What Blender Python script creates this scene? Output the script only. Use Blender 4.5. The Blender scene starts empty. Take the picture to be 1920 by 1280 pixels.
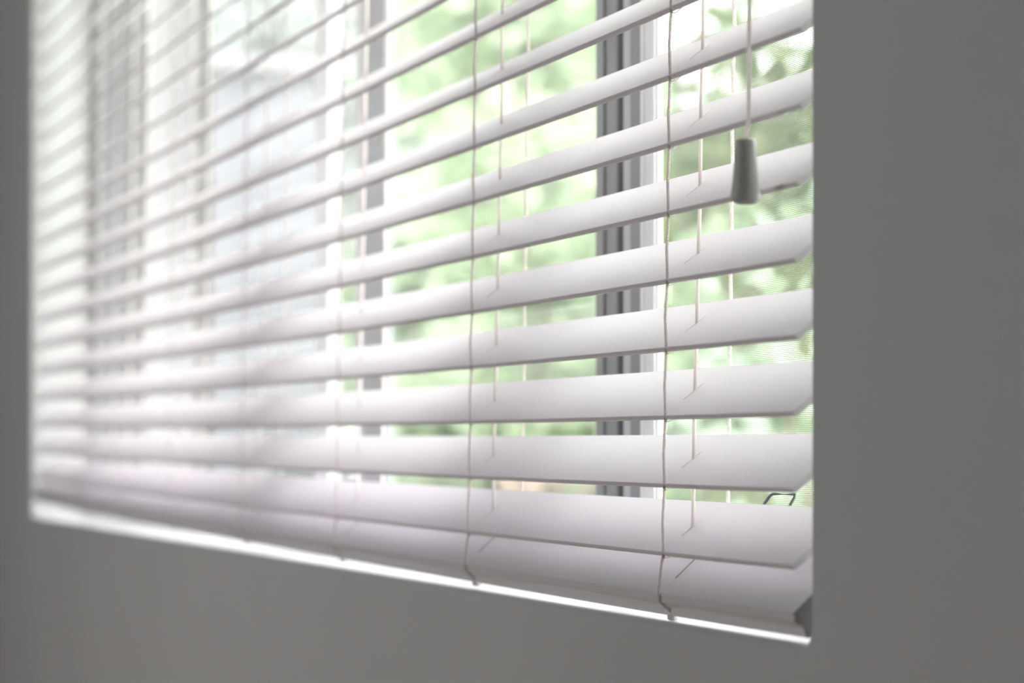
import bpy, bmesh, math, random
from mathutils import Vector, Matrix

random.seed(7)
PI = math.pi
sc = bpy.context.scene
COL = sc.collection

# ------------------------------------------------------------------ camera
cam_data = bpy.data.cameras.new('camera')
cam = bpy.data.objects.new('camera', cam_data)
COL.objects.link(cam)
sc.camera = cam
CZ = 1.0
PHI = math.atan(1619 / 5333)
cam.location = (0, 0, CZ)
cam.rotation_euler = (PI / 2, 0, PI / 2 - PHI)      # looks along the wall, level
cam_data.sensor_width = 36
cam_data.lens = 100
cam_data.shift_y = 210 / 1920
cam_data.clip_start = 0.05
cam_data.clip_end = 200
cam_data.dof.use_dof = True
cam_data.dof.focus_distance = 1.81
cam_data.dof.aperture_fstop = 6.8

# ------------------------------------------------------------------ view, cycles
sc.view_settings.view_transform = 'Standard'
sc.view_settings.look = 'None'
sc.view_settings.gamma = 1
sc.view_settings.use_curve_mapping = False
sc.view_settings.exposure = 2.32
cy = sc.cycles
cy.use_denoising = True
cy.max_bounces = 14
cy.diffuse_bounces = 9
cy.glossy_bounces = 5
cy.transmission_bounces = 6
cy.transparent_max_bounces = 24
cy.sample_clamp_indirect = 12
cy.caustics_reflective = False
cy.caustics_refractive = False

# ------------------------------------------------------------------ sky: bright overcast
world = bpy.data.worlds.new('overcast_sky')
sc.world = world
world.use_nodes = True
nt = world.node_tree
bg = nt.nodes['Background']
tc = nt.nodes.new('ShaderNodeTexCoord')
sep = nt.nodes.new('ShaderNodeSeparateXYZ')
rmp = nt.nodes.new('ShaderNodeValToRGB')
nt.links.new(tc.outputs['Generated'], sep.inputs[0])
nt.links.new(sep.outputs['Z'], rmp.inputs[0])
nt.links.new(rmp.outputs[0], bg.inputs[0])
rmp.color_ramp.elements[0].position = 0.0
rmp.color_ramp.elements[0].color = (0.97, 0.985, 1.0, 1)
rmp.color_ramp.elements[1].position = 0.8
rmp.color_ramp.elements[1].color = (1.0, 1.0, 1.02, 1)
bg.inputs[1].default_value = 1.7


def portal(name, loc, rot, sx, sy):
    l = bpy.data.lights.new(name, 'AREA')
    l.shape = 'RECTANGLE'
    l.size = sx
    l.size_y = sy
    l.cycles.is_portal = True
    o = bpy.data.objects.new(name, l)
    COL.objects.link(o)
    o.location = loc
    o.rotation_euler = rot
    return o


portal('daylight_portal', (-3.0, 0.83, 1.48), (-PI / 2, 0, 0), 3.3, 1.3)
portal('daylight_portal', (-3.05, -3.12, 1.5), (PI / 2, 0, 0), 1.4, 1.2)

# ------------------------------------------------------------------ materials
MATS = {}


def mat(name, col, rough=0.5, var=0.0, scale=8.0, bump=0.0, bscale=200.0, transl=0.0, spec=0.5, metal=0.0, tcol=None):
    if name in MATS:
        return MATS[name]
    m = bpy.data.materials.new(name)
    m.use_nodes = True
    n, l = m.node_tree.nodes, m.node_tree.links
    b = n['Principled BSDF']
    b.inputs['Base Color'].default_value = (*col, 1)
    b.inputs['Roughness'].default_value = rough
    b.inputs['Specular IOR Level'].default_value = spec
    b.inputs['Metallic'].default_value = metal
    t = n.new('ShaderNodeTexCoord')
    if var:
        ns = n.new('ShaderNodeTexNoise')
        ns.inputs['Scale'].default_value = scale
        ns.inputs['Detail'].default_value = 5
        l.new(t.outputs['Object'], ns.inputs['Vector'])
        r = n.new('ShaderNodeValToRGB')
        r.color_ramp.elements[0].position = 0.3
        r.color_ramp.elements[1].position = 0.7
        r.color_ramp.elements[0].color = (*[c * (1 - var) for c in col], 1)
        r.color_ramp.elements[1].color = (*[min(1, c * (1 + var)) for c in col], 1)
        l.new(ns.outputs['Fac'], r.inputs[0])
        l.new(r.outputs[0], b.inputs['Base Color'])
    if bump:
        nb = n.new('ShaderNodeTexNoise')
        nb.inputs['Scale'].default_value = bscale
        nb.inputs['Detail'].default_value = 3
        l.new(t.outputs['Object'], nb.inputs['Vector'])
        bp = n.new('ShaderNodeBump')
        bp.inputs['Strength'].default_value = bump
        bp.inputs['Distance'].default_value = 0.001
        l.new(nb.outputs['Fac'], bp.inputs['Height'])
        l.new(bp.outputs[0], b.inputs['Normal'])
    if transl:
        tr = n.new('ShaderNodeBsdfTranslucent')
        tr.inputs[0].default_value = (*(tcol or col), 1)
        mx = n.new('ShaderNodeMixShader')
        mx.inputs[0].default_value = transl
        l.new(b.outputs[0], mx.inputs[1])
        l.new(tr.outputs[0], mx.inputs[2])
        l.new(mx.outputs[0], n['Material Output'].inputs[0])
    MATS[name] = m
    return m


ROOMW = mat('room_wall_paint', (0.33, 0.33, 0.33), 0.8, 0.02, 3)
WALL = mat('wall_paint', (0.64, 0.645, 0.642), 0.42, 0.015, 3, 0.12, 260)
CEIL = mat('ceiling_paint', (0.75, 0.75, 0.74), 0.8, 0.02, 2)
FLOOR = mat('oak_floor', (0.36, 0.25, 0.16), 0.5, 0.2, 6)
SLAT = mat('slat_white', (0.91, 0.882, 0.912), 0.42, 0.012, 5, 0.05, 90, transl=0.36)
SLATE = mat('slat_white_solid', (0.91, 0.882, 0.912), 0.42, 0.012, 5)
RAIL = mat('rail_white', (0.80, 0.785, 0.80), 0.45, 0.012, 5)
CAP = mat('end_cap_plastic', (0.27, 0.26, 0.255), 0.5)
CORD = mat('cord_cream', (0.96, 0.925, 0.905), 0.8, 0.03, 900, transl=0.6)
LIFT = mat('lift_cord_cream', (0.93, 0.88, 0.85), 0.75, 0.04, 600, transl=0.4)
TASSEL = mat('tassel_plastic', (0.60, 0.61, 0.58), 0.5, 0.02, 60)
VINYL = mat('window_vinyl_white', (0.74, 0.735, 0.76), 0.4, 0.01, 6)
ALU = mat('window_grey_aluminium', (0.17, 0.175, 0.185), 0.4, 0.03, 12)
ALUM = mat('window_mid_grey', (0.40, 0.405, 0.43), 0.4, 0.03, 12)
MULL = mat('mullion_light_grey', (0.50, 0.495, 0.51), 0.45, 0.01, 6)
DARKALU = mat('window_dark_grey', (0.24, 0.24, 0.25), 0.5, 0.03, 12)
PAVE = mat('pale_concrete', (0.62, 0.60, 0.60), 0.9, 0.06, 2)
RENDERW = mat('pale_grey_render', (0.155, 0.162, 0.175), 0.9, 0.04, 1)
RUBBER = mat('black_rubber', (0.012, 0.016, 0.014), 0.6)
WIRE = mat('handle_wire', (0.10, 0.11, 0.11), 0.4, metal=0.6)
GRASS = mat('lawn_green', (0.16, 0.26, 0.08), 0.9, 0.35, 3)
BARK = mat('tree_bark', (0.30, 0.23, 0.17), 0.9, 0.3, 12)


def leafmat(name, a, b):
    m = bpy.data.materials.new(name)
    m.use_nodes = True
    n, l = m.node_tree.nodes, m.node_tree.links
    p = n['Principled BSDF']
    p.inputs['Roughness'].default_value = 0.45
    t = n.new('ShaderNodeTexCoord')
    ns = n.new('ShaderNodeTexNoise')
    ns.inputs['Scale'].default_value = 5
    l.new(t.outputs['Object'], ns.inputs['Vector'])
    r = n.new('ShaderNodeValToRGB')
    r.color_ramp.elements[0].position = 0.35
    r.color_ramp.elements[1].position = 0.65
    r.color_ramp.elements[0].color = (*a, 1)
    r.color_ramp.elements[1].color = (*b, 1)
    l.new(ns.outputs['Fac'], r.inputs[0])
    l.new(r.outputs[0], p.inputs['Base Color'])
    tr = n.new('ShaderNodeBsdfTranslucent')
    l.new(r.outputs[0], tr.inputs[0])
    mx = n.new('ShaderNodeMixShader')
    mx.inputs[0].default_value = 0.45
    l.new(p.outputs[0], mx.inputs[1])
    l.new(tr.outputs[0], mx.inputs[2])
    l.new(mx.outputs[0], n['Material Output'].inputs[0])
    return m


LEAF_Y = leafmat('leaf_yellow_green', (0.24, 0.33, 0.19), (0.40, 0.48, 0.32))
LEAF_G = leafmat('leaf_green', (0.085, 0.12, 0.055), (0.19, 0.24, 0.11))
LEAF_S = leafmat('leaf_sage', (0.30, 0.40, 0.30), (0.50, 0.58, 0.48))
LEAF_P = leafmat('leaf_pale', (0.28, 0.33, 0.30), (0.42, 0.46, 0.44))
LEAF_D = leafmat('leaf_dark', (0.015, 0.035, 0.02), (0.04, 0.07, 0.04))

# glass: clear pane whose surface mirrors by angle
GLASS = bpy.data.materials.new('clear_glass')
GLASS.use_nodes = True
_n, _l = GLASS.node_tree.nodes, GLASS.node_tree.links
_n.remove(_n['Principled BSDF'])
_f = _n.new('ShaderNodeFresnel'); _f.inputs[0].default_value = 1.6
_t = _n.new('ShaderNodeBsdfTransparent'); _t.inputs[0].default_value = (0.98, 0.975, 0.985, 1)
_g = _n.new('ShaderNodeBsdfGlossy'); _g.inputs['Roughness'].default_value = 0.02
_m = _n.new('ShaderNodeMixShader')
_geo = _n.new('ShaderNodeNewGeometry'); _inv = _n.new('ShaderNodeMath'); _inv.operation = 'SUBTRACT'; _inv.inputs[0].default_value = 1
_mul = _n.new('ShaderNodeMath'); _mul.operation = 'MULTIPLY'
_l.new(_geo.outputs['Backfacing'], _inv.inputs[1]); _l.new(_f.outputs[0], _mul.inputs[0]); _l.new(_inv.outputs[0], _mul.inputs[1])
_l.new(_mul.outputs[0], _m.inputs[0]); _l.new(_t.outputs[0], _m.inputs[1]); _l.new(_g.outputs[0], _m.inputs[2])
_l.new(_m.outputs[0], _n['Material Output'].inputs[0])

# insect screen: woven threads, open between
SCREEN = bpy.data.materials.new('insect_screen_weave')
SCREEN.use_nodes = True
_n, _l = SCREEN.node_tree.nodes, SCREEN.node_tree.links
_p = _n['Principled BSDF']; _p.inputs['Base Color'].default_value = (0.42, 0.44, 0.44, 1); _p.inputs['Roughness'].default_value = 0.6
_tc = _n.new('ShaderNodeTexCoord'); _s = _n.new('ShaderNodeSeparateXYZ')
_l.new(_tc.outputs['Object'], _s.inputs[0])


def _lines(out, pitch, frac):
    a = _n.new('ShaderNodeMath'); a.operation = 'DIVIDE'; a.inputs[1].default_value = pitch
    b = _n.new('ShaderNodeMath'); b.operation = 'FRACT'
    c = _n.new('ShaderNodeMath'); c.operation = 'LESS_THAN'; c.inputs[1].default_value = frac
    _l.new(out, a.inputs[0]); _l.new(a.outputs[0], b.inputs[0]); _l.new(b.outputs[0], c.inputs[0])
    return c.outputs[0]


_mx = _n.new('ShaderNodeMath'); _mx.operation = 'MAXIMUM'
_l.new(_lines(_s.outputs['X'], 0.0022, 0.19), _mx.inputs[0])
_l.new(_lines(_s.outputs['Z'], 0.0012, 0.27), _mx.inputs[1])
_tr = _n.new('ShaderNodeBsdfTransparent'); _ms = _n.new('ShaderNodeMixShader')
_l.new(_mx.outputs[0], _ms.inputs[0]); _l.new(_tr.outputs[0], _ms.inputs[1]); _l.new(_p.outputs[0], _ms.inputs[2])
_l.new(_ms.outputs[0], _n['Material Output'].inputs[0])


# ------------------------------------------------------------------ helpers
def obj(name, bm, m, parent=None, smooth=False, label=None):
    me = bpy.data.meshes.new(name)
    bm.normal_update()
    bm.to_mesh(me)
    bm.free()
    me.materials.append(m)
    if smooth:
        for p in me.polygons:
            p.use_smooth = True
    o = bpy.data.objects.new(name, me)
    COL.objects.link(o)
    if parent:
        o.parent = parent
    if label:
        o['label'] = label
    return o


def empty(name, loc=(0, 0, 0), label=None, cat=None, group=None, kind=None):
    o = bpy.data.objects.new(name, None)
    o.empty_display_size = 0.05
    COL.objects.link(o)
    o.location = loc
    return tag(o, label, cat, group, kind)


def tag(o, label=None, cat=None, group=None, kind=None):
    if label:
        o['label'] = label
    if cat:
        o['category'] = cat
    if group:
        o['group'] = group
    if kind:
        o['kind'] = kind
    return o


def box(bm, x0, x1, y0, y1, z0, z1, bev=0.0):
    vs = [bm.verts.new(p) for p in ((x0, y0, z0), (x1, y0, z0), (x1, y1, z0), (x0, y1, z0),
                                    (x0, y0, z1), (x1, y0, z1), (x1, y1, z1), (x0, y1, z1))]
    fs = [bm.faces.new([vs[i] for i in f]) for f in ((0, 3, 2, 1), (4, 5, 6, 7), (0, 1, 5, 4), (1, 2, 6, 5), (2, 3, 7, 6), (3, 0, 4, 7))]
    if bev:
        es = set(e for f in fs for e in f.edges)
        bmesh.ops.bevel(bm, geom=list(es), offset=bev, segments=2, profile=0.5, affect='EDGES')


def boxobj(name, m, parent, *a, bev=0.0):
    bm = bmesh.new()
    box(bm, *a, bev=bev)
    return obj(name, bm, m, parent)


def tube(bm, pts, r, n=8, cap=True):
    pts = [Vector(p) for p in pts]
    rings = []
    up = Vector((1, 0, 0))
    for i, p in enumerate(pts):
        d = (pts[min(i + 1, len(pts) - 1)] - pts[max(i - 1, 0)]).normalized()
        a = up - d * up.dot(d)
        if a.length < 1e-3:
            a = Vector((0, 1, 0)) - d * d.y
        a.normalize()
        b = d.cross(a)
        rr = r[i] if isinstance(r, (list, tuple)) else r
        rings.append([bm.verts.new(p + (a * math.cos(2 * PI * k / n) + b * math.sin(2 * PI * k / n)) * rr) for k in range(n)])
    for A, B in zip(rings, rings[1:]):
        for k in range(n):
            bm.faces.new((A[k], A[(k + 1) % n], B[(k + 1) % n], B[k]))
    if cap:
        bm.faces.new(rings[0][::-1])
        bm.faces.new(rings[-1])


def struct(name, bm, m, label=None):
    return tag(obj(name, bm, m), label, None, None, 'structure')


# ------------------------------------------------------------------ room shell
YW = 0.587                       # room face of the window wall
XR, XL = -1.3936, -4.60          # window opening
ZS, ZT = CZ - 0.1016, 2.06       # sill, head
RX0, RX1, RY0, RZ1 = -5.5, 2.2, -3.0, 2.6
RF, RC = 0.0065, 0.013           # edge rounding, corner rounding


def rrect(off, m=8):
    """rounded rectangle outline of the opening, grown outward by off"""
    r = RC + off
    x0, x1, z0, z1 = XL - off, XR + off, ZS - off, ZT + off
    pts = []
    for cx, cz, a0 in ((x1 - r, z0 + r, -90), (x1 - r, z1 - r, 0), (x0 + r, z1 - r, 90), (x0 + r, z0 + r, 180)):
        for k in range(m + 1):
            a = math.radians(a0 + 90 * k / m)
            pts.append((cx + r * math.cos(a), cz + r * math.sin(a)))
    return pts


bm = bmesh.new()
M = 8
prof = [(RF * (1 - math.sin(a)), YW + RF * (1 - math.cos(a))) for a in [PI / 2 * k / 8 for k in range(9)]]
prof += [(0, YW + 0.05), (0, 0.80)]
rings = []
for off, y in prof:
    rings.append([bm.verts.new((x, y, z)) for x, z in rrect(off, M)])
N = len(rings[0])
for A, B in zip(rings, rings[1:]):
    for k in range(N):
        f = bm.faces.new((A[k], A[(k + 1) % N], B[(k + 1) % N], B[k]))
        f.smooth = True
for ring, y, flip in ((rings[0], YW, False), (rings[-1], 0.80, True)):
    oc = [bm.verts.new((x, y, z)) for x, z in ((RX1, 0), (RX1, RZ1), (RX0, RZ1), (RX0, 0))]
    for c in range(4):
        for k in range(M):
            i = c * (M + 1) + k
            bm.faces.new((ring[i], oc[c], ring[i + 1]))
        i = c * (M + 1) + M
        j = (i + 1) % N
        bm.faces.new((ring[i], oc[c], oc[(c + 1) % 4], ring[j]))
    if flip:
        bo = oc
    else:
        fo = oc
for c in range(4):
    bm.faces.new((fo[c], fo[(c + 1) % 4], bo[(c + 1) % 4], bo[c]))
bmesh.ops.recalc_face_normals(bm, faces=bm.faces)
struct('wall_front', bm, WALL, 'plain grey painted wall with rounded window opening')
for nme, a, m in (('floor', (RX0, RX1, RY0, YW, -0.1, 0), FLOOR), ('ceiling', (RX0 - 0.1, RX1 + 0.1, RY0 - 0.1, 0.8, RZ1, RZ1 + 0.1), ROOMW),
                  ('wall_left', (RX0 - 0.1, RX0, RY0 - 0.1, 0.8, 0, RZ1), ROOMW), ('wall_right', (RX1, RX1 + 0.1, RY0 - 0.1, 0.8, 0, RZ1), ROOMW)):
    bm = bmesh.new()
    box(bm, *a)
    struct(nme, bm, m)
# wall behind the camera with an added opening that lets in fill light
B0, B1, BZ0, BZ1 = -3.75, -2.35, 0.92, 2.12
bm = bmesh.new()
box(bm, RX0, B0, RY0 - 0.1, RY0, 0, RZ1)
box(bm, B1, RX1, RY0 - 0.1, RY0, 0, RZ1)
box(bm, B0, B1, RY0 - 0.1, RY0, 0, BZ0)
box(bm, B0, B1, RY0 - 0.1, RY0, BZ1, RZ1)
struct('wall_back', bm, ROOMW)
fill_win = empty('added_fill_window', (0, 0, 0), kind='structure')  # added window out of view, sized to set the fill on the wall
for a in ((B0, B0 + 0.05, BZ0, BZ1), (B1 - 0.05, B1, BZ0, BZ1), (B0, B1, BZ0, BZ0 + 0.05), (B0, B1, BZ1 - 0.05, BZ1), (-3.075, -3.025, BZ0, BZ1)):
    boxobj('frame_bar', VINYL, fill_win, a[0], a[1], RY0 - 0.08, RY0 - 0.03, a[2], a[3])

# ------------------------------------------------------------------ window_1
w1 = empty('window_1', (0, 0, 0), 'wide sliding window behind the blind', kind='structure')
F0, F1 = 0.687, 0.785
zb, zt = ZS, ZT
bm = bmesh.new()
box(bm, XL, XR, F0, F1, zb, zb + 0.022)                       # bottom track
box(bm, XL, XR, 0.705, 0.715, zb + 0.022, zb + 0.032)
box(bm, XL, XR, 0.745, 0.755, zb + 0.022, zb + 0.032)
obj('bottom_track', bm, VINYL, w1)
boxobj('head_track', VINYL, w1, XL, XR, F0, F1, zt - 0.04, zt)
boxobj('jamb_frame', DARKALU, w1, XL, XL + 0.022, F0, 0.770, zb + 0.022, zt - 0.04, bev=0.002)
boxobj('jamb_frame', VINYL, w1, XR - 0.03, XR, F0, F1, zb + 0.022, zt - 0.04, bev=0.002)
Z0, Z1 = zb + 0.022, zt - 0.04


def stile(x0, x1, y0, y1, m, nme='stile', bev=0.0015):
    return boxobj(nme, m, w1, x0, x1, y0, y1, Z0, Z1, bev=bev)


# meeting stiles beside the screen
bm = bmesh.new()
box(bm, -1.981, -1.944, 0.700, 0.705, Z0, Z1, 0.001)
box(bm, -1.950, -1.9455, 0.698, 0.7005, Z0, Z1, 0.0005)
box(bm, -1.974, -1.971, 0.699, 0.7005, Z0, Z1, 0.0003)
obj('screen_stile', bm, VINYL, w1)
stile(-2.031, -2.003, 0.710, 0.722, ALU, 'interlock_channel', 0.0005)
stile(-2.077, -2.059, 0.720, 0.740, ALUM)
stile(-2.089, -2.077, 0.7205, 0.74, RUBBER, 'gasket', 0.0005)
bm = bmesh.new()
box(bm, -2.145, -2.089, 0.720, 0.75, Z0, Z1, 0.003)
box(bm, -2.122, -2.119, 0.7185, 0.722, Z0, Z1, 0.0008)
obj('sash_stile', bm, ALU, w1)
# next pair, seen past the second ladder
stile(-2.913, -2.822, 0.720, 0.730, ALUM, 'sash_stile', 0.002)
stile(-2.956, -2.914, 0.722, 0.730, VINYL)
stile(-3.139, -3.073, 0.720, 0.735, VINYL, 'interlock_channel', 0.001)
# deep white mullion at the far left
bm = bmesh.new()
box(bm, -4.22, -4.15, 0.700, 0.735, Z0, Z1, 0.002)
box(bm, -4.22, -4.153, 0.735, 0.785, Z0, Z1, 0.002)
obj('mullion', bm, MULL, w1)
stile(-4.153, -4.120, 0.785, 0.792, RUBBER, 'gasket', 0.0005)
for a, b, y in ((-2.822, -2.145, 0.722), (-4.15, -3.139, 0.722)):
    boxobj('sash_rail', VINYL, w1, a, b, y, y + 0.026, Z0 + 0.010, Z0 + 0.04, bev=0.002)
    boxobj('sash_rail', VINYL, w1, a, b, y, y + 0.026, Z1 - 0.05, Z1, bev=0.002)
    boxobj('glass_pane', GLASS, w1, a + 0.001, b - 0.001, y + 0.010, y + 0.015, Z0 + 0.04, Z1 - 0.05)
boxobj('glass_pane', GLASS, w1, -3.072, -2.956, 0.728, 0.732, Z0, Z1)
boxobj('glass_pane', GLASS, w1, XL + 0.022, -4.22, 0.728, 0.732, Z0, Z1)
# insect screen over the open side
bm = bmesh.new()
box(bm, -1.94, XR - 0.03, 0.702, 0.714, Z0, Z0 + 0.018, 0.001)
box(bm, -1.94, XR - 0.03, 0.702, 0.714, Z1 - 0.018, Z1, 0.001)
obj('screen_frame', bm, VINYL, w1)
bm = bmesh.new()
vs = [bm.verts.new(p) for p in ((-1.94, 0.71, Z0 + 0.017), (XR - 0.03, 0.71, Z0 + 0.017), (XR - 0.03, 0.71, Z1 - 0.017), (-1.94, 0.71, Z1 - 0.017))]
bm.faces.new(vs)
obj('insect_screen', bm, SCREEN, w1, label='fine grey insect mesh')
bm = bmesh.new()
hp = [(-1.693, 0.702, 0.940), (-1.693, 0.686, 0.948), (-1.692, 0.6765, 0.9570), (-1.690, 0.6765, 0.9615), (-1.684, 0.6825, 0.9728), (-1.681, 0.6835, 0.9744),
      (-1.645, 0.6835, 0.9744), (-1.6435, 0.6828, 0.9728), (-1.646, 0.6770, 0.9615), (-1.648, 0.6770, 0.9570), (-1.650, 0.686, 0.948), (-1.650, 0.702, 0.940)]
tube(bm, hp, 0.0010, 8)
obj('screen_handle', bm, WIRE, w1, True, label='bent dark wire pull handle')

# ------------------------------------------------------------------ venetian blind
blind = empty('venetian_blind', (-3.0, 0.61, ZT),
              'wide white horizontal slat blind with cream ladder cords hanging in the window', 'blind')
BL = blind.location.copy()
W, T, TH = 0.050, 0.0034, math.radians(37.4)
S = 0.0413
X1, X0 = -1.420, -4.575
SETS = [-1.624 - 0.4275 * i for i in range(7)]
YF0 = 0.590
LEAN = 0.0149
NS = 26
ZF0 = CZ - 0.0629


def bow(x):
    t = max(0.0, -1.50 - x)
    return (3.2 * t + 1.3 * t * t) / 1000


def sy(z):                       # front edge of a slat whose front edge lies at height z
    return YF0 + LEAN * (z - ZF0)


def make_slat(th):
    bm = bmesh.new()
    xs = sorted(set([X0, X1] + [X0 + (X1 - X0) * k / 30 for k in range(1, 30)] + [s + d for s in SETS for d in (-0.0014, 0.0014)]))
    cleaned = [xs[0]]
    for x in xs[1:]:
        if x - cleaned[-1] > 0.002:
            cleaned.append(x)
    xs = cleaned
    b = 0.0005
    s0, s1 = W / 2 - 0.0085, W / 2 + 0.0085
    top = [(b, T), (s0, T), (s1, T), (W - b, T)]
    back = [(W - 0.45 * b, 0.87 * T), (W - 0.08 * b, 0.66 * T), (W, 0.5 * T), (W - 0.08 * b, 0.34 * T), (W - 0.45 * b, 0.13 * T)]
    bot = [(W - b, 0), (s1, 0), (s0, 0), (b, 0)]
    frt = [(0.45 * b, 0.13 * T), (0.08 * b, 0.34 * T), (0, 0.5 * T), (0.08 * b, 0.66 * T), (0.45 * b, 0.87 * T)]
    loop = top + back + bot + frt
    c, s = math.cos(th), math.sin(th)
    rows = [[bm.verts.new((x - BL.x, w * c - n * s, w * s + n * c + bow(x))) for w, n in loop] for x in xs]
    L = len(loop)
    for i in range(len(xs) - 1):
        mid = (xs[i] + xs[i + 1]) / 2
        hole = any(abs(mid - q) < 0.0014 for q in SETS)
        A, B = rows[i], rows[i + 1]
        for k in range(L):
            if hole and k in (1, 10):
                continue
            f = bm.faces.new((A[k], A[(k + 1) % L], B[(k + 1) % L], B[k]))
            f.material_index = 1 if (3 <= k <= 8 or k >= 12) else 0
        if hole:
            bm.faces.new((A[1], A[2], A[11], A[12]))
            bm.faces.new((B[2], B[1], B[12], B[11]))
            bm.faces.new((A[2], B[2], B[11], A[11]))
            bm.faces.new((A[1], A[12], B[12], B[1]))
    bm.faces.new(rows[0]).material_index = 1
    bm.faces.new(rows[-1][::-1]).material_index = 1
    bmesh.ops.recalc_face_normals(bm, faces=bm.faces)
    return bm


slat0 = obj('slat', make_slat(TH), SLAT, blind)
slat0.data.materials.append(SLATE)
RS = random.Random(3)
slats = []
for i in range(NS):
    o = slat0 if i == 0 else slat0.copy()
    if i:
        COL.objects.link(o)
    z = ZF0 + S * i
    o.location = (RS.uniform(-0.0022, 0.0022) if i else 0.0, sy(z) - BL.y, z - BL.z)
    o.rotation_euler = (math.radians(RS.uniform(-0.7, 0.7)) if i else 0, 0, 0)
    slats.append(o)

# bottom rail: profile as (dy, dz) in mm from the top front corner
RT = math.atan2(33.6, 36.8)
RP = [(0, 0), (-0.25, -0.5), (-0.25, -2.1), (0.35, -2.5), (0.35, -3.0), (0.0, -3.3), (0.35, -5.6), (1.0, -6.2), (5.0, -8.2), (5.8, -9.4), (6.8, -13.6), (7.4, -14.1),
      (8.8, -13.8), (10.5, -8.6), (14, -1), (22, 10), (31, 19), (37, 23.5), (42.0, 27.2), (42.0, 29.2), (37.6, 33.6), (36.8, 33.6)]
bm = bmesh.new()
xs = [X1 + 0.006 + (X0 - X1 - 0.006) * k / 30 for k in range(31)]
rows = [[bm.verts.new((x - BL.x, dy / 1000, dz / 1000 + bow(x))) for dy, dz in RP] for x in xs]
for A, B in zip(rows, rows[1:]):
    for k in range(len(RP)):
        bm.faces.new((A[k], A[(k + 1) % len(RP)], B[(k + 1) % len(RP)], B[k]))
bm.faces.new(rows[0]); bm.faces.new(rows[-1][::-1])
bmesh.ops.recalc_face_normals(bm, faces=bm.faces)
rail = obj('bottom_rail', bm, RAIL, blind)
rail.location = (0, YF0 - 0.0028 - BL.y, CZ - 0.0848 - BL.z)
for xx in (xs[0], xs[-1]):
    bm = bmesh.new()
    sgn = 1 if xx > -2 else -1
    a = [bm.verts.new((xx - BL.x, dy / 1000, dz / 1000 + bow(xx))) for dy, dz in RP]
    b = [bm.verts.new((xx - BL.x + sgn * 0.0018, dy / 1000, dz / 1000 + bow(xx))) for dy, dz in RP]
    for k in range(len(RP)):
        bm.faces.new((a[k], a[(k + 1) % len(RP)], b[(k + 1) % len(RP)], b[k]))
    bm.faces.new(a); bm.faces.new(b[::-1])
    bmesh.ops.recalc_face_normals(bm, faces=bm.faces)
    obj('end_cap', bm, CAP, rail, label='grey end cap of the rail')

# slots of the rail, shown as short dark grooves with the cord anchors under it
for s in SETS:
    bm = bmesh.new()
    c, q = math.cos(RT), math.sin(RT)
    pts = [(0.013 * c, 0.013 * q), (0.034 * c, 0.034 * q)]
    vv = []
    for dx in (-0.0011, 0.0011):
        for (y, z) in pts:
            for n in (-0.001, 0.00012):
                vv.append(bm.verts.new((s + dx - BL.x, y - n * q, z + n * c + bow(s))))
    bmesh.ops.convex_hull(bm, input=vv)
    obj('cord_slot', bm, CAP, rail, label='dark slot in the rail top')
    bm = bmesh.new()
    cx, cyy, zz = s - BL.x, 0.0080, -0.0145 + bow(s)
    tube(bm, [(cx, cyy, zz + 0.001), (cx, cyy, zz - 0.0005), (cx, cyy, zz - 0.0018), (cx, cyy, zz - 0.0024)], [0.0036, 0.0036, 0.0032, 0.0016], 14)
    obj('cord_plug', bm, RAIL, rail, True)

# head rail above the frame
hr = boxobj('headrail', RAIL, blind, X0 - 0.01 - BL.x, X1 + 0.015 - BL.x, -0.018, 0.036, -0.045, -0.001, bev=0.003)


def rope(bm, path, r, strand, pitch, nseg=7, ns=5, strands=2):
    """twisted cord along a polyline"""
    P = [Vector(p) for p in path]
    L = [0]
    for a, b in zip(P, P[1:]):
        L.append(L[-1] + (b - a).length)
    tot = L[-1]
    n = int(tot / pitch * nseg)
    j = 0
    centre = []
    for i in range(n + 1):
        d = tot * i / n
        while j < len(P) - 2 and L[j + 1] < d:
            j += 1
        t = (d - L[j]) / max(1e-9, L[j + 1] - L[j])
        centre.append((P[j].lerp(P[j + 1], min(1, t)), d))
    for s in range(strands):
        pts = []
        for i, (c, d) in enumerate(centre):
            c2 = centre[min(i + 1, n)][0]; c1 = centre[max(i - 1, 0)][0]
            dr = (c2 - c1).normalized()
            a = Vector((1, 0, 0)); b = dr.cross(a).normalized()
            an = 2 * PI * (d / pitch + s / strands)
            pts.append(c + (a * math.cos(an) + b * math.sin(an)) * strand)
        tube(bm, pts, r, ns, False)


# one ladder: twisted front cord, twisted rear cord, a thin rung under each slat
bm = bmesh.new()
fy = lambda z: sy(z) - 0.0011 - YF0
c, q = math.cos(TH), math.sin(TH)
z_top = 2.02
zr = CZ - 0.0848                                       # rail top front corner
JR = random.Random(5)
front = [(0, 0.0092, zr - 0.0150), (0, 0.0050, zr - 0.0125), (0, 0.0000, zr - 0.0085), (0, -0.0030, zr - 0.0055), (0, -0.0040, zr - 0.0015), (0, -0.0040, zr + 0.0015)]
front += [(0, fy(ZF0) - 0.0008, ZF0 - 0.003)]
rear = [(0, W * c + 0.0010, zr + 0.024)]
for i in range(NS):
    z = ZF0 + S * i
    front += [(0, fy(z) + 0.0003, z + 0.001), (JR.uniform(-.0006, .0006), fy(z) - 0.0004, z + S * 0.5)]
    zz = z + W * q
    rear += [(0, fy(z) + 0.0011 + W * c + 0.0012, zz), (JR.uniform(-.0006, .0006), fy(z) + 0.0011 + W * c + 0.0008, zz + S * 0.5)]
front = [(x, y, min(z, z_top)) for x, y, z in front]
rear = [(x, y, min(z, z_top)) for x, y, z in rear]
rope(bm, front, 0.00062, 0.00050, 0.0030)
rope(bm, rear, 0.00078, 0.00058, 0.0042)
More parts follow.
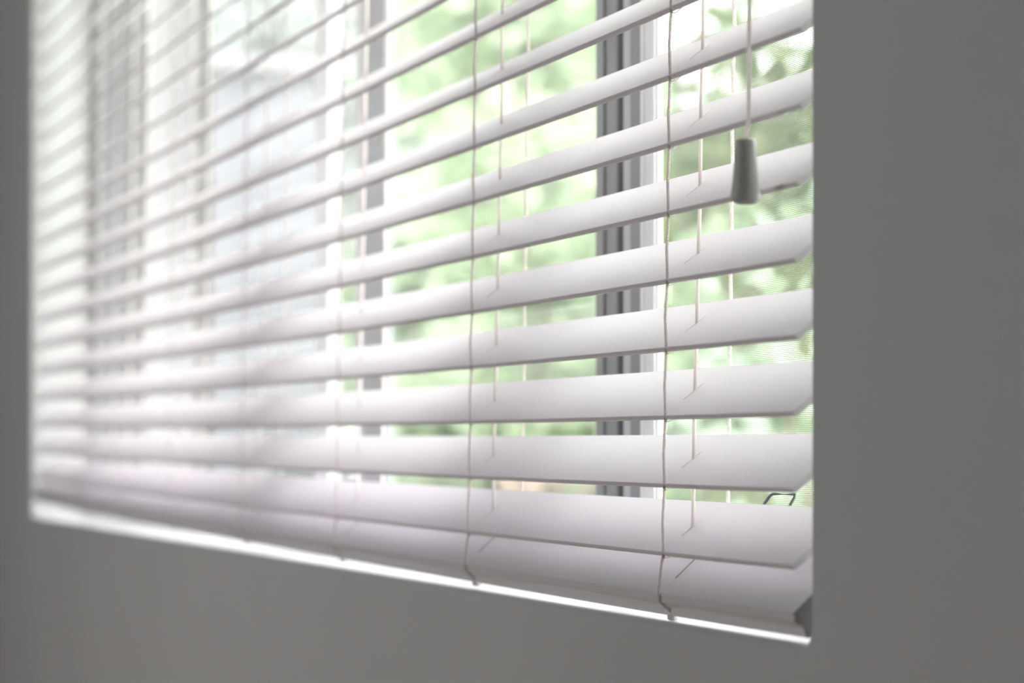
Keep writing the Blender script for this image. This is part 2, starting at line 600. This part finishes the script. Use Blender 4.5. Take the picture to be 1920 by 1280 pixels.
for i in range(NS):
    z = ZF0 + S * i
    y0 = fy(z)
    for dx in (-0.0005, 0.0005):
        pts = [(dx, y0, z + 0.0012), (dx * 2, y0 + 0.0006, z - 0.0008), (dx * 3, y0 + 0.0032, z - 0.0004), (dx * 3, y0 + 0.007, z + 0.0030), (dx * 3, y0 + 0.014, z + 0.0085),
               (dx * 3, y0 + 0.030, z + 0.0208), (dx * 2, y0 + W * c + 0.0018, z + W * q - 0.001)]
        tube(bm, pts, 0.00035, 5)
    tube(bm, [(0, y0 - 0.0004, z + 0.0022), (0, y0 - 0.0002, z + 0.0008), (0.0004, y0 + 0.0004, z - 0.0008)], [0.0006, 0.0010, 0.0005], 8)
ladder0 = obj('ladder_cord', bm, CORD, blind, True)
bm = bmesh.new()
pts = []
for i in range(NS * 2 + 1):
    z = ZF0 + 0.003 + S * i * 0.5
    if z > z_top:
        break
    d = -0.0028 * max(0, (1.20 - z) / 0.3) if z < 1.2 else 0
    pts.append((0.0006 * math.sin(i * 0.9), W / 2 * c + LEAN * (z - 0.015 - ZF0) + d + 0.0002 * math.sin(i * 1.3), z))
tube(bm, pts, 0.00115, 9)
lift0 = obj('lift_cord', bm, LIFT, blind, True)
for i, s in enumerate(SETS):
    for src in (ladder0, lift0):
        o = src if i == 0 else src.copy()
        if i:
            COL.objects.link(o)
        o.location = (s - BL.x, YF0 - BL.y, bow(s) - BL.z)

# pull cord with its tapered tassel
TX, TY, TZ0, TZ1 = -1.4548, 0.5755, CZ + 0.1366, CZ + 0.1722
bm = bmesh.new()
tube(bm, [(TX, TY, TZ1 - 0.006), (TX + 0.0004, TY, TZ1 + 0.002), (TX + 0.0022, TY + 0.0008, TZ1 + 0.010), (TX + 0.0026, TY + 0.001, TZ1 + 0.03), (TX + 0.0018, TY + 0.0012, TZ1 + 0.05),
          (TX + 0.0035, TY + 0.0014, TZ1 + 0.09), (TX + 0.004, TY + 0.002, 1.6), (TX + 0.004, TY + 0.008, 2.0), (TX + 0.004, TY + 0.020, 2.03)], 0.0011, 10)
pc = obj('pull_cord', bm, CORD, blind, True)
pc.location = -BL
bm = bmesh.new()
H = TZ1 - TZ0
pr = [(0.0, 0.0006), (0.0045, 0.0), (0.0066, 0.0010), (0.0078, 0.0028), (0.0081, 0.0052), (0.0078, 0.0075), (0.0070, 0.015), (0.0062, 0.024), (0.0055, 0.0325), (0.0053, 0.0345), (0.0047, 0.0355), (0.0018, 0.0356), (0.0014, 0.0335)]
ps = []
NR = 40
for r, z in pr:
    if r == 0:
        ps.append([bm.verts.new((0, 0, z))])
    else:
        ps.append([bm.verts.new((r * math.cos(2 * PI * k / NR), r * math.sin(2 * PI * k / NR), z)) for k in range(NR)])
for A, B in zip(ps, ps[1:]):
    for k in range(NR):
        if len(A) == 1:
            bm.faces.new((A[0], B[(k + 1) % NR], B[k]))
        else:
            bm.faces.new((A[k], A[(k + 1) % NR], B[(k + 1) % NR], B[k]))
tas = obj('tassel', bm, TASSEL, pc, True, label='tapered grey plastic tassel')
tas.location = (TX, TY, TZ0)

# ------------------------------------------------------------------ garden
bm = bmesh.new()
vs = [bm.verts.new(p) for p in ((-60, 0.8, 0), (20, 0.8, 0), (20, 60, 0), (-60, 60, 0))]
bm.faces.new(vs)
bmesh.ops.subdivide_edges(bm, edges=bm.edges[:], cuts=12, use_grid_fill=True)
for v in bm.verts:
    v.co.z = -0.05 + 0.04 * math.sin(v.co.x * 0.7) * math.sin(v.co.y * 0.5)
lawn = tag(obj('lawn', bm, GRASS), 'green lawn outside the window', None, None, 'structure')


bm = bmesh.new()
box(bm, -14.0, 3.0, 0.8, 2.6, -0.2, 0.02)  # added out of view; pale top bounces daylight to the slat undersides
struct('bounce_slab', bm, PAVE, 'pale concrete terrace added along the house to bounce daylight up')
bm = bmesh.new()
box(bm, RX0 - 0.3, RX1 + 0.3, 0.8, 1.65, 2.36, 2.46)  # overhang added out of view to cut steep sky light on the slats
struct('sky_block_eave', bm, CEIL, 'unseen white eave added above the window to block high sky')
sh = empty('outbuilding', (-15.4, 3.1, -0.05), 'pale grey outbuilding behind the far left glass pane', 'building')
boxobj('wall', RENDERW, sh, -1.5, 1.5, -0.75, 0.20, 0, 2.95, bev=0.01)
boxobj('roof', DARKALU, sh, -1.6, 1.6, -0.8, 0.27, 2.95, 3.02, bev=0.01)


def leaf(bm, p, size, R):
    """folded pointed leaf"""
    d = Vector((R.gauss(0, 1), R.gauss(0, 1), R.gauss(0, 0.7))).normalized()
    u = d.cross(Vector((R.gauss(0, 1), R.gauss(0, 1), R.gauss(0, 1)))).normalized()
    n = d.cross(u)
    w = size * 0.36
    a = bm.verts.new(p); b = bm.verts.new(p + d * size * 0.35 + u * w + n * w * 0.3)
    c_ = bm.verts.new(p + d * size - n * size * 0.08); e = bm.verts.new(p + d * size * 0.35 - u * w + n * w * 0.3)
    f = bm.verts.new(p + d * size * 0.72 + u * w * 0.7 + n * w * 0.15); g = bm.verts.new(p + d * size * 0.72 - u * w * 0.7 + n * w * 0.15)
    m = bm.verts.new(p + d * size * 0.5)
    for t in ((a, b, m), (b, f, m), (f, c_, m), (c_, g, m), (g, e, m), (e, a, m)):
        bm.faces.new(t)


def tree(name, x, y, h, blobs, size, count, m, label, cat, group, seed, trunk_r=0.05):
    R = random.Random(seed)
    o = empty(name, (x, y, -0.03), label, cat, group)
    bm = bmesh.new()
    tops = [Vector((bx, by, bz)) for bx, by, bz, br in blobs]
    cz = min(t.z for t in tops) * 0.8
    tube(bm, [(0, 0, 0), (0.02, 0.01, cz * 0.5), (0, 0, cz)], [trunk_r, trunk_r * 0.8, trunk_r * 0.7], 10)
    for t in tops:
        mid = Vector((t.x * 0.4, t.y * 0.4, cz + (t.z - cz) * 0.45))
        tube(bm, [(0, 0, cz * 0.9), mid, t], [trunk_r * 0.6, trunk_r * 0.4, trunk_r * 0.12], 7)
    obj('trunk', bm, BARK, o, True)
    bm = bmesh.new()
    for bx, by, bz, br in blobs:
        for k in range(count):
            v = Vector((R.gauss(0, 1), R.gauss(0, 1), R.gauss(0, 1))).normalized() * br * (0.25 + 0.75 * R.random() ** 0.6)
            leaf(bm, Vector((bx, by, bz)) + v, size * R.uniform(0.7, 1.25), R)
    obj('foliage', bm, m, o)
    return o


def blobs(R, n, rx, ry, z0, z1, r0, r1):
    return [(R.uniform(-rx, rx), R.uniform(-ry, ry), R.uniform(z0, z1), R.uniform(r0, r1)) for _ in range(n)]


G = 'trees and shrubs outside the window'
R = random.Random(11)
# near shrub close behind the screen
tree('leafy_shrub', -2.95, 1.30, 1.6, [(-0.05, -0.10, 1.20, 0.12), (0.05, -0.02, 1.40, 0.13), (-0.1, -0.12, 0.95, 0.12), (0.1, 0.08, 1.08, 0.12), (0.0, 0.05, 1.32, 0.10)], 0.052, 30, LEAF_G,
     'blurred green leafy shrub close behind the insect mesh on the right', 'shrub', G, 1, 0.008)
tree('leafy_shrub', -3.75, 1.85, 1.8, blobs(R, 7, 0.25, 0.3, 0.8, 1.7, 0.15, 0.25), 0.045, 90, LEAF_Y,
     'yellow-green shrub behind the insect mesh', 'shrub', G, 2, 0.012)
tree('garden_tree', -6.0, 3.0, 3.0, blobs(R, 10, 0.9, 0.5, 0.9, 2.6, 0.3, 0.5), 0.07, 130, LEAF_S,
     'sage green tree seen through the insect mesh', 'tree', G, 3, 0.06)
tree('garden_tree', -9.2, 2.9, 3.0, blobs(R, 12, 1.0, 0.45, 0.7, 2.7, 0.3, 0.5), 0.085, 640, LEAF_Y,
     'bright yellow-green tree behind the middle glass pane', 'tree', G, 4, 0.06)
tree('garden_tree', -12.0, 4.3, 3.6, blobs(R, 14, 1.0, 0.6, 0.8, 3.2, 0.4, 0.7), 0.11, 230, LEAF_G,
     'mid green tree far behind the middle glass pane', 'tree', G, 5, 0.08)
tree('garden_tree', -19.3, 4.15, 5.0, blobs(R, 16, 1.2, 0.5, 2.7, 4.5, 0.45, 0.7), 0.13, 340, LEAF_P,
     'pale tree above the outbuilding behind the far left glass pane', 'tree', G, 6, 0.08)
tree('garden_tree', -17.5, 7.4, 4.0, blobs(R, 16, 2.0, 1.2, 0.8, 3.2, 0.5, 0.8), 0.14, 240, LEAF_S,
     'sage green tree at the end of the garden behind the insect mesh', 'tree', G, 7, 0.1)
tree('low_shrub', -9.5, 2.17, 1.1, blobs(R, 5, 0.3, 0.10, 0.45, 0.90, 0.12, 0.18), 0.05, 260, LEAF_D,
     'low dark shrub behind the far left glass pane', 'shrub', G, 8, 0.02)
tree('garden_tree', -26.0, 7.6, 6.5, blobs(R, 22, 2.6, 1.2, 1.0, 6.0, 0.9, 1.4), 0.26, 700, LEAF_Y,
     'tall pale green tree far away behind the middle glass pane', 'tree', G, 9, 0.15)
tree('garden_tree', -35.5, 7.2, 7.0, blobs(R, 26, 2.4, 1.5, 2.5, 6.0, 0.9, 1.4), 0.30, 600, LEAF_P,
     'tall pale tree far away above the outbuilding roof', 'tree', G, 10, 0.15)
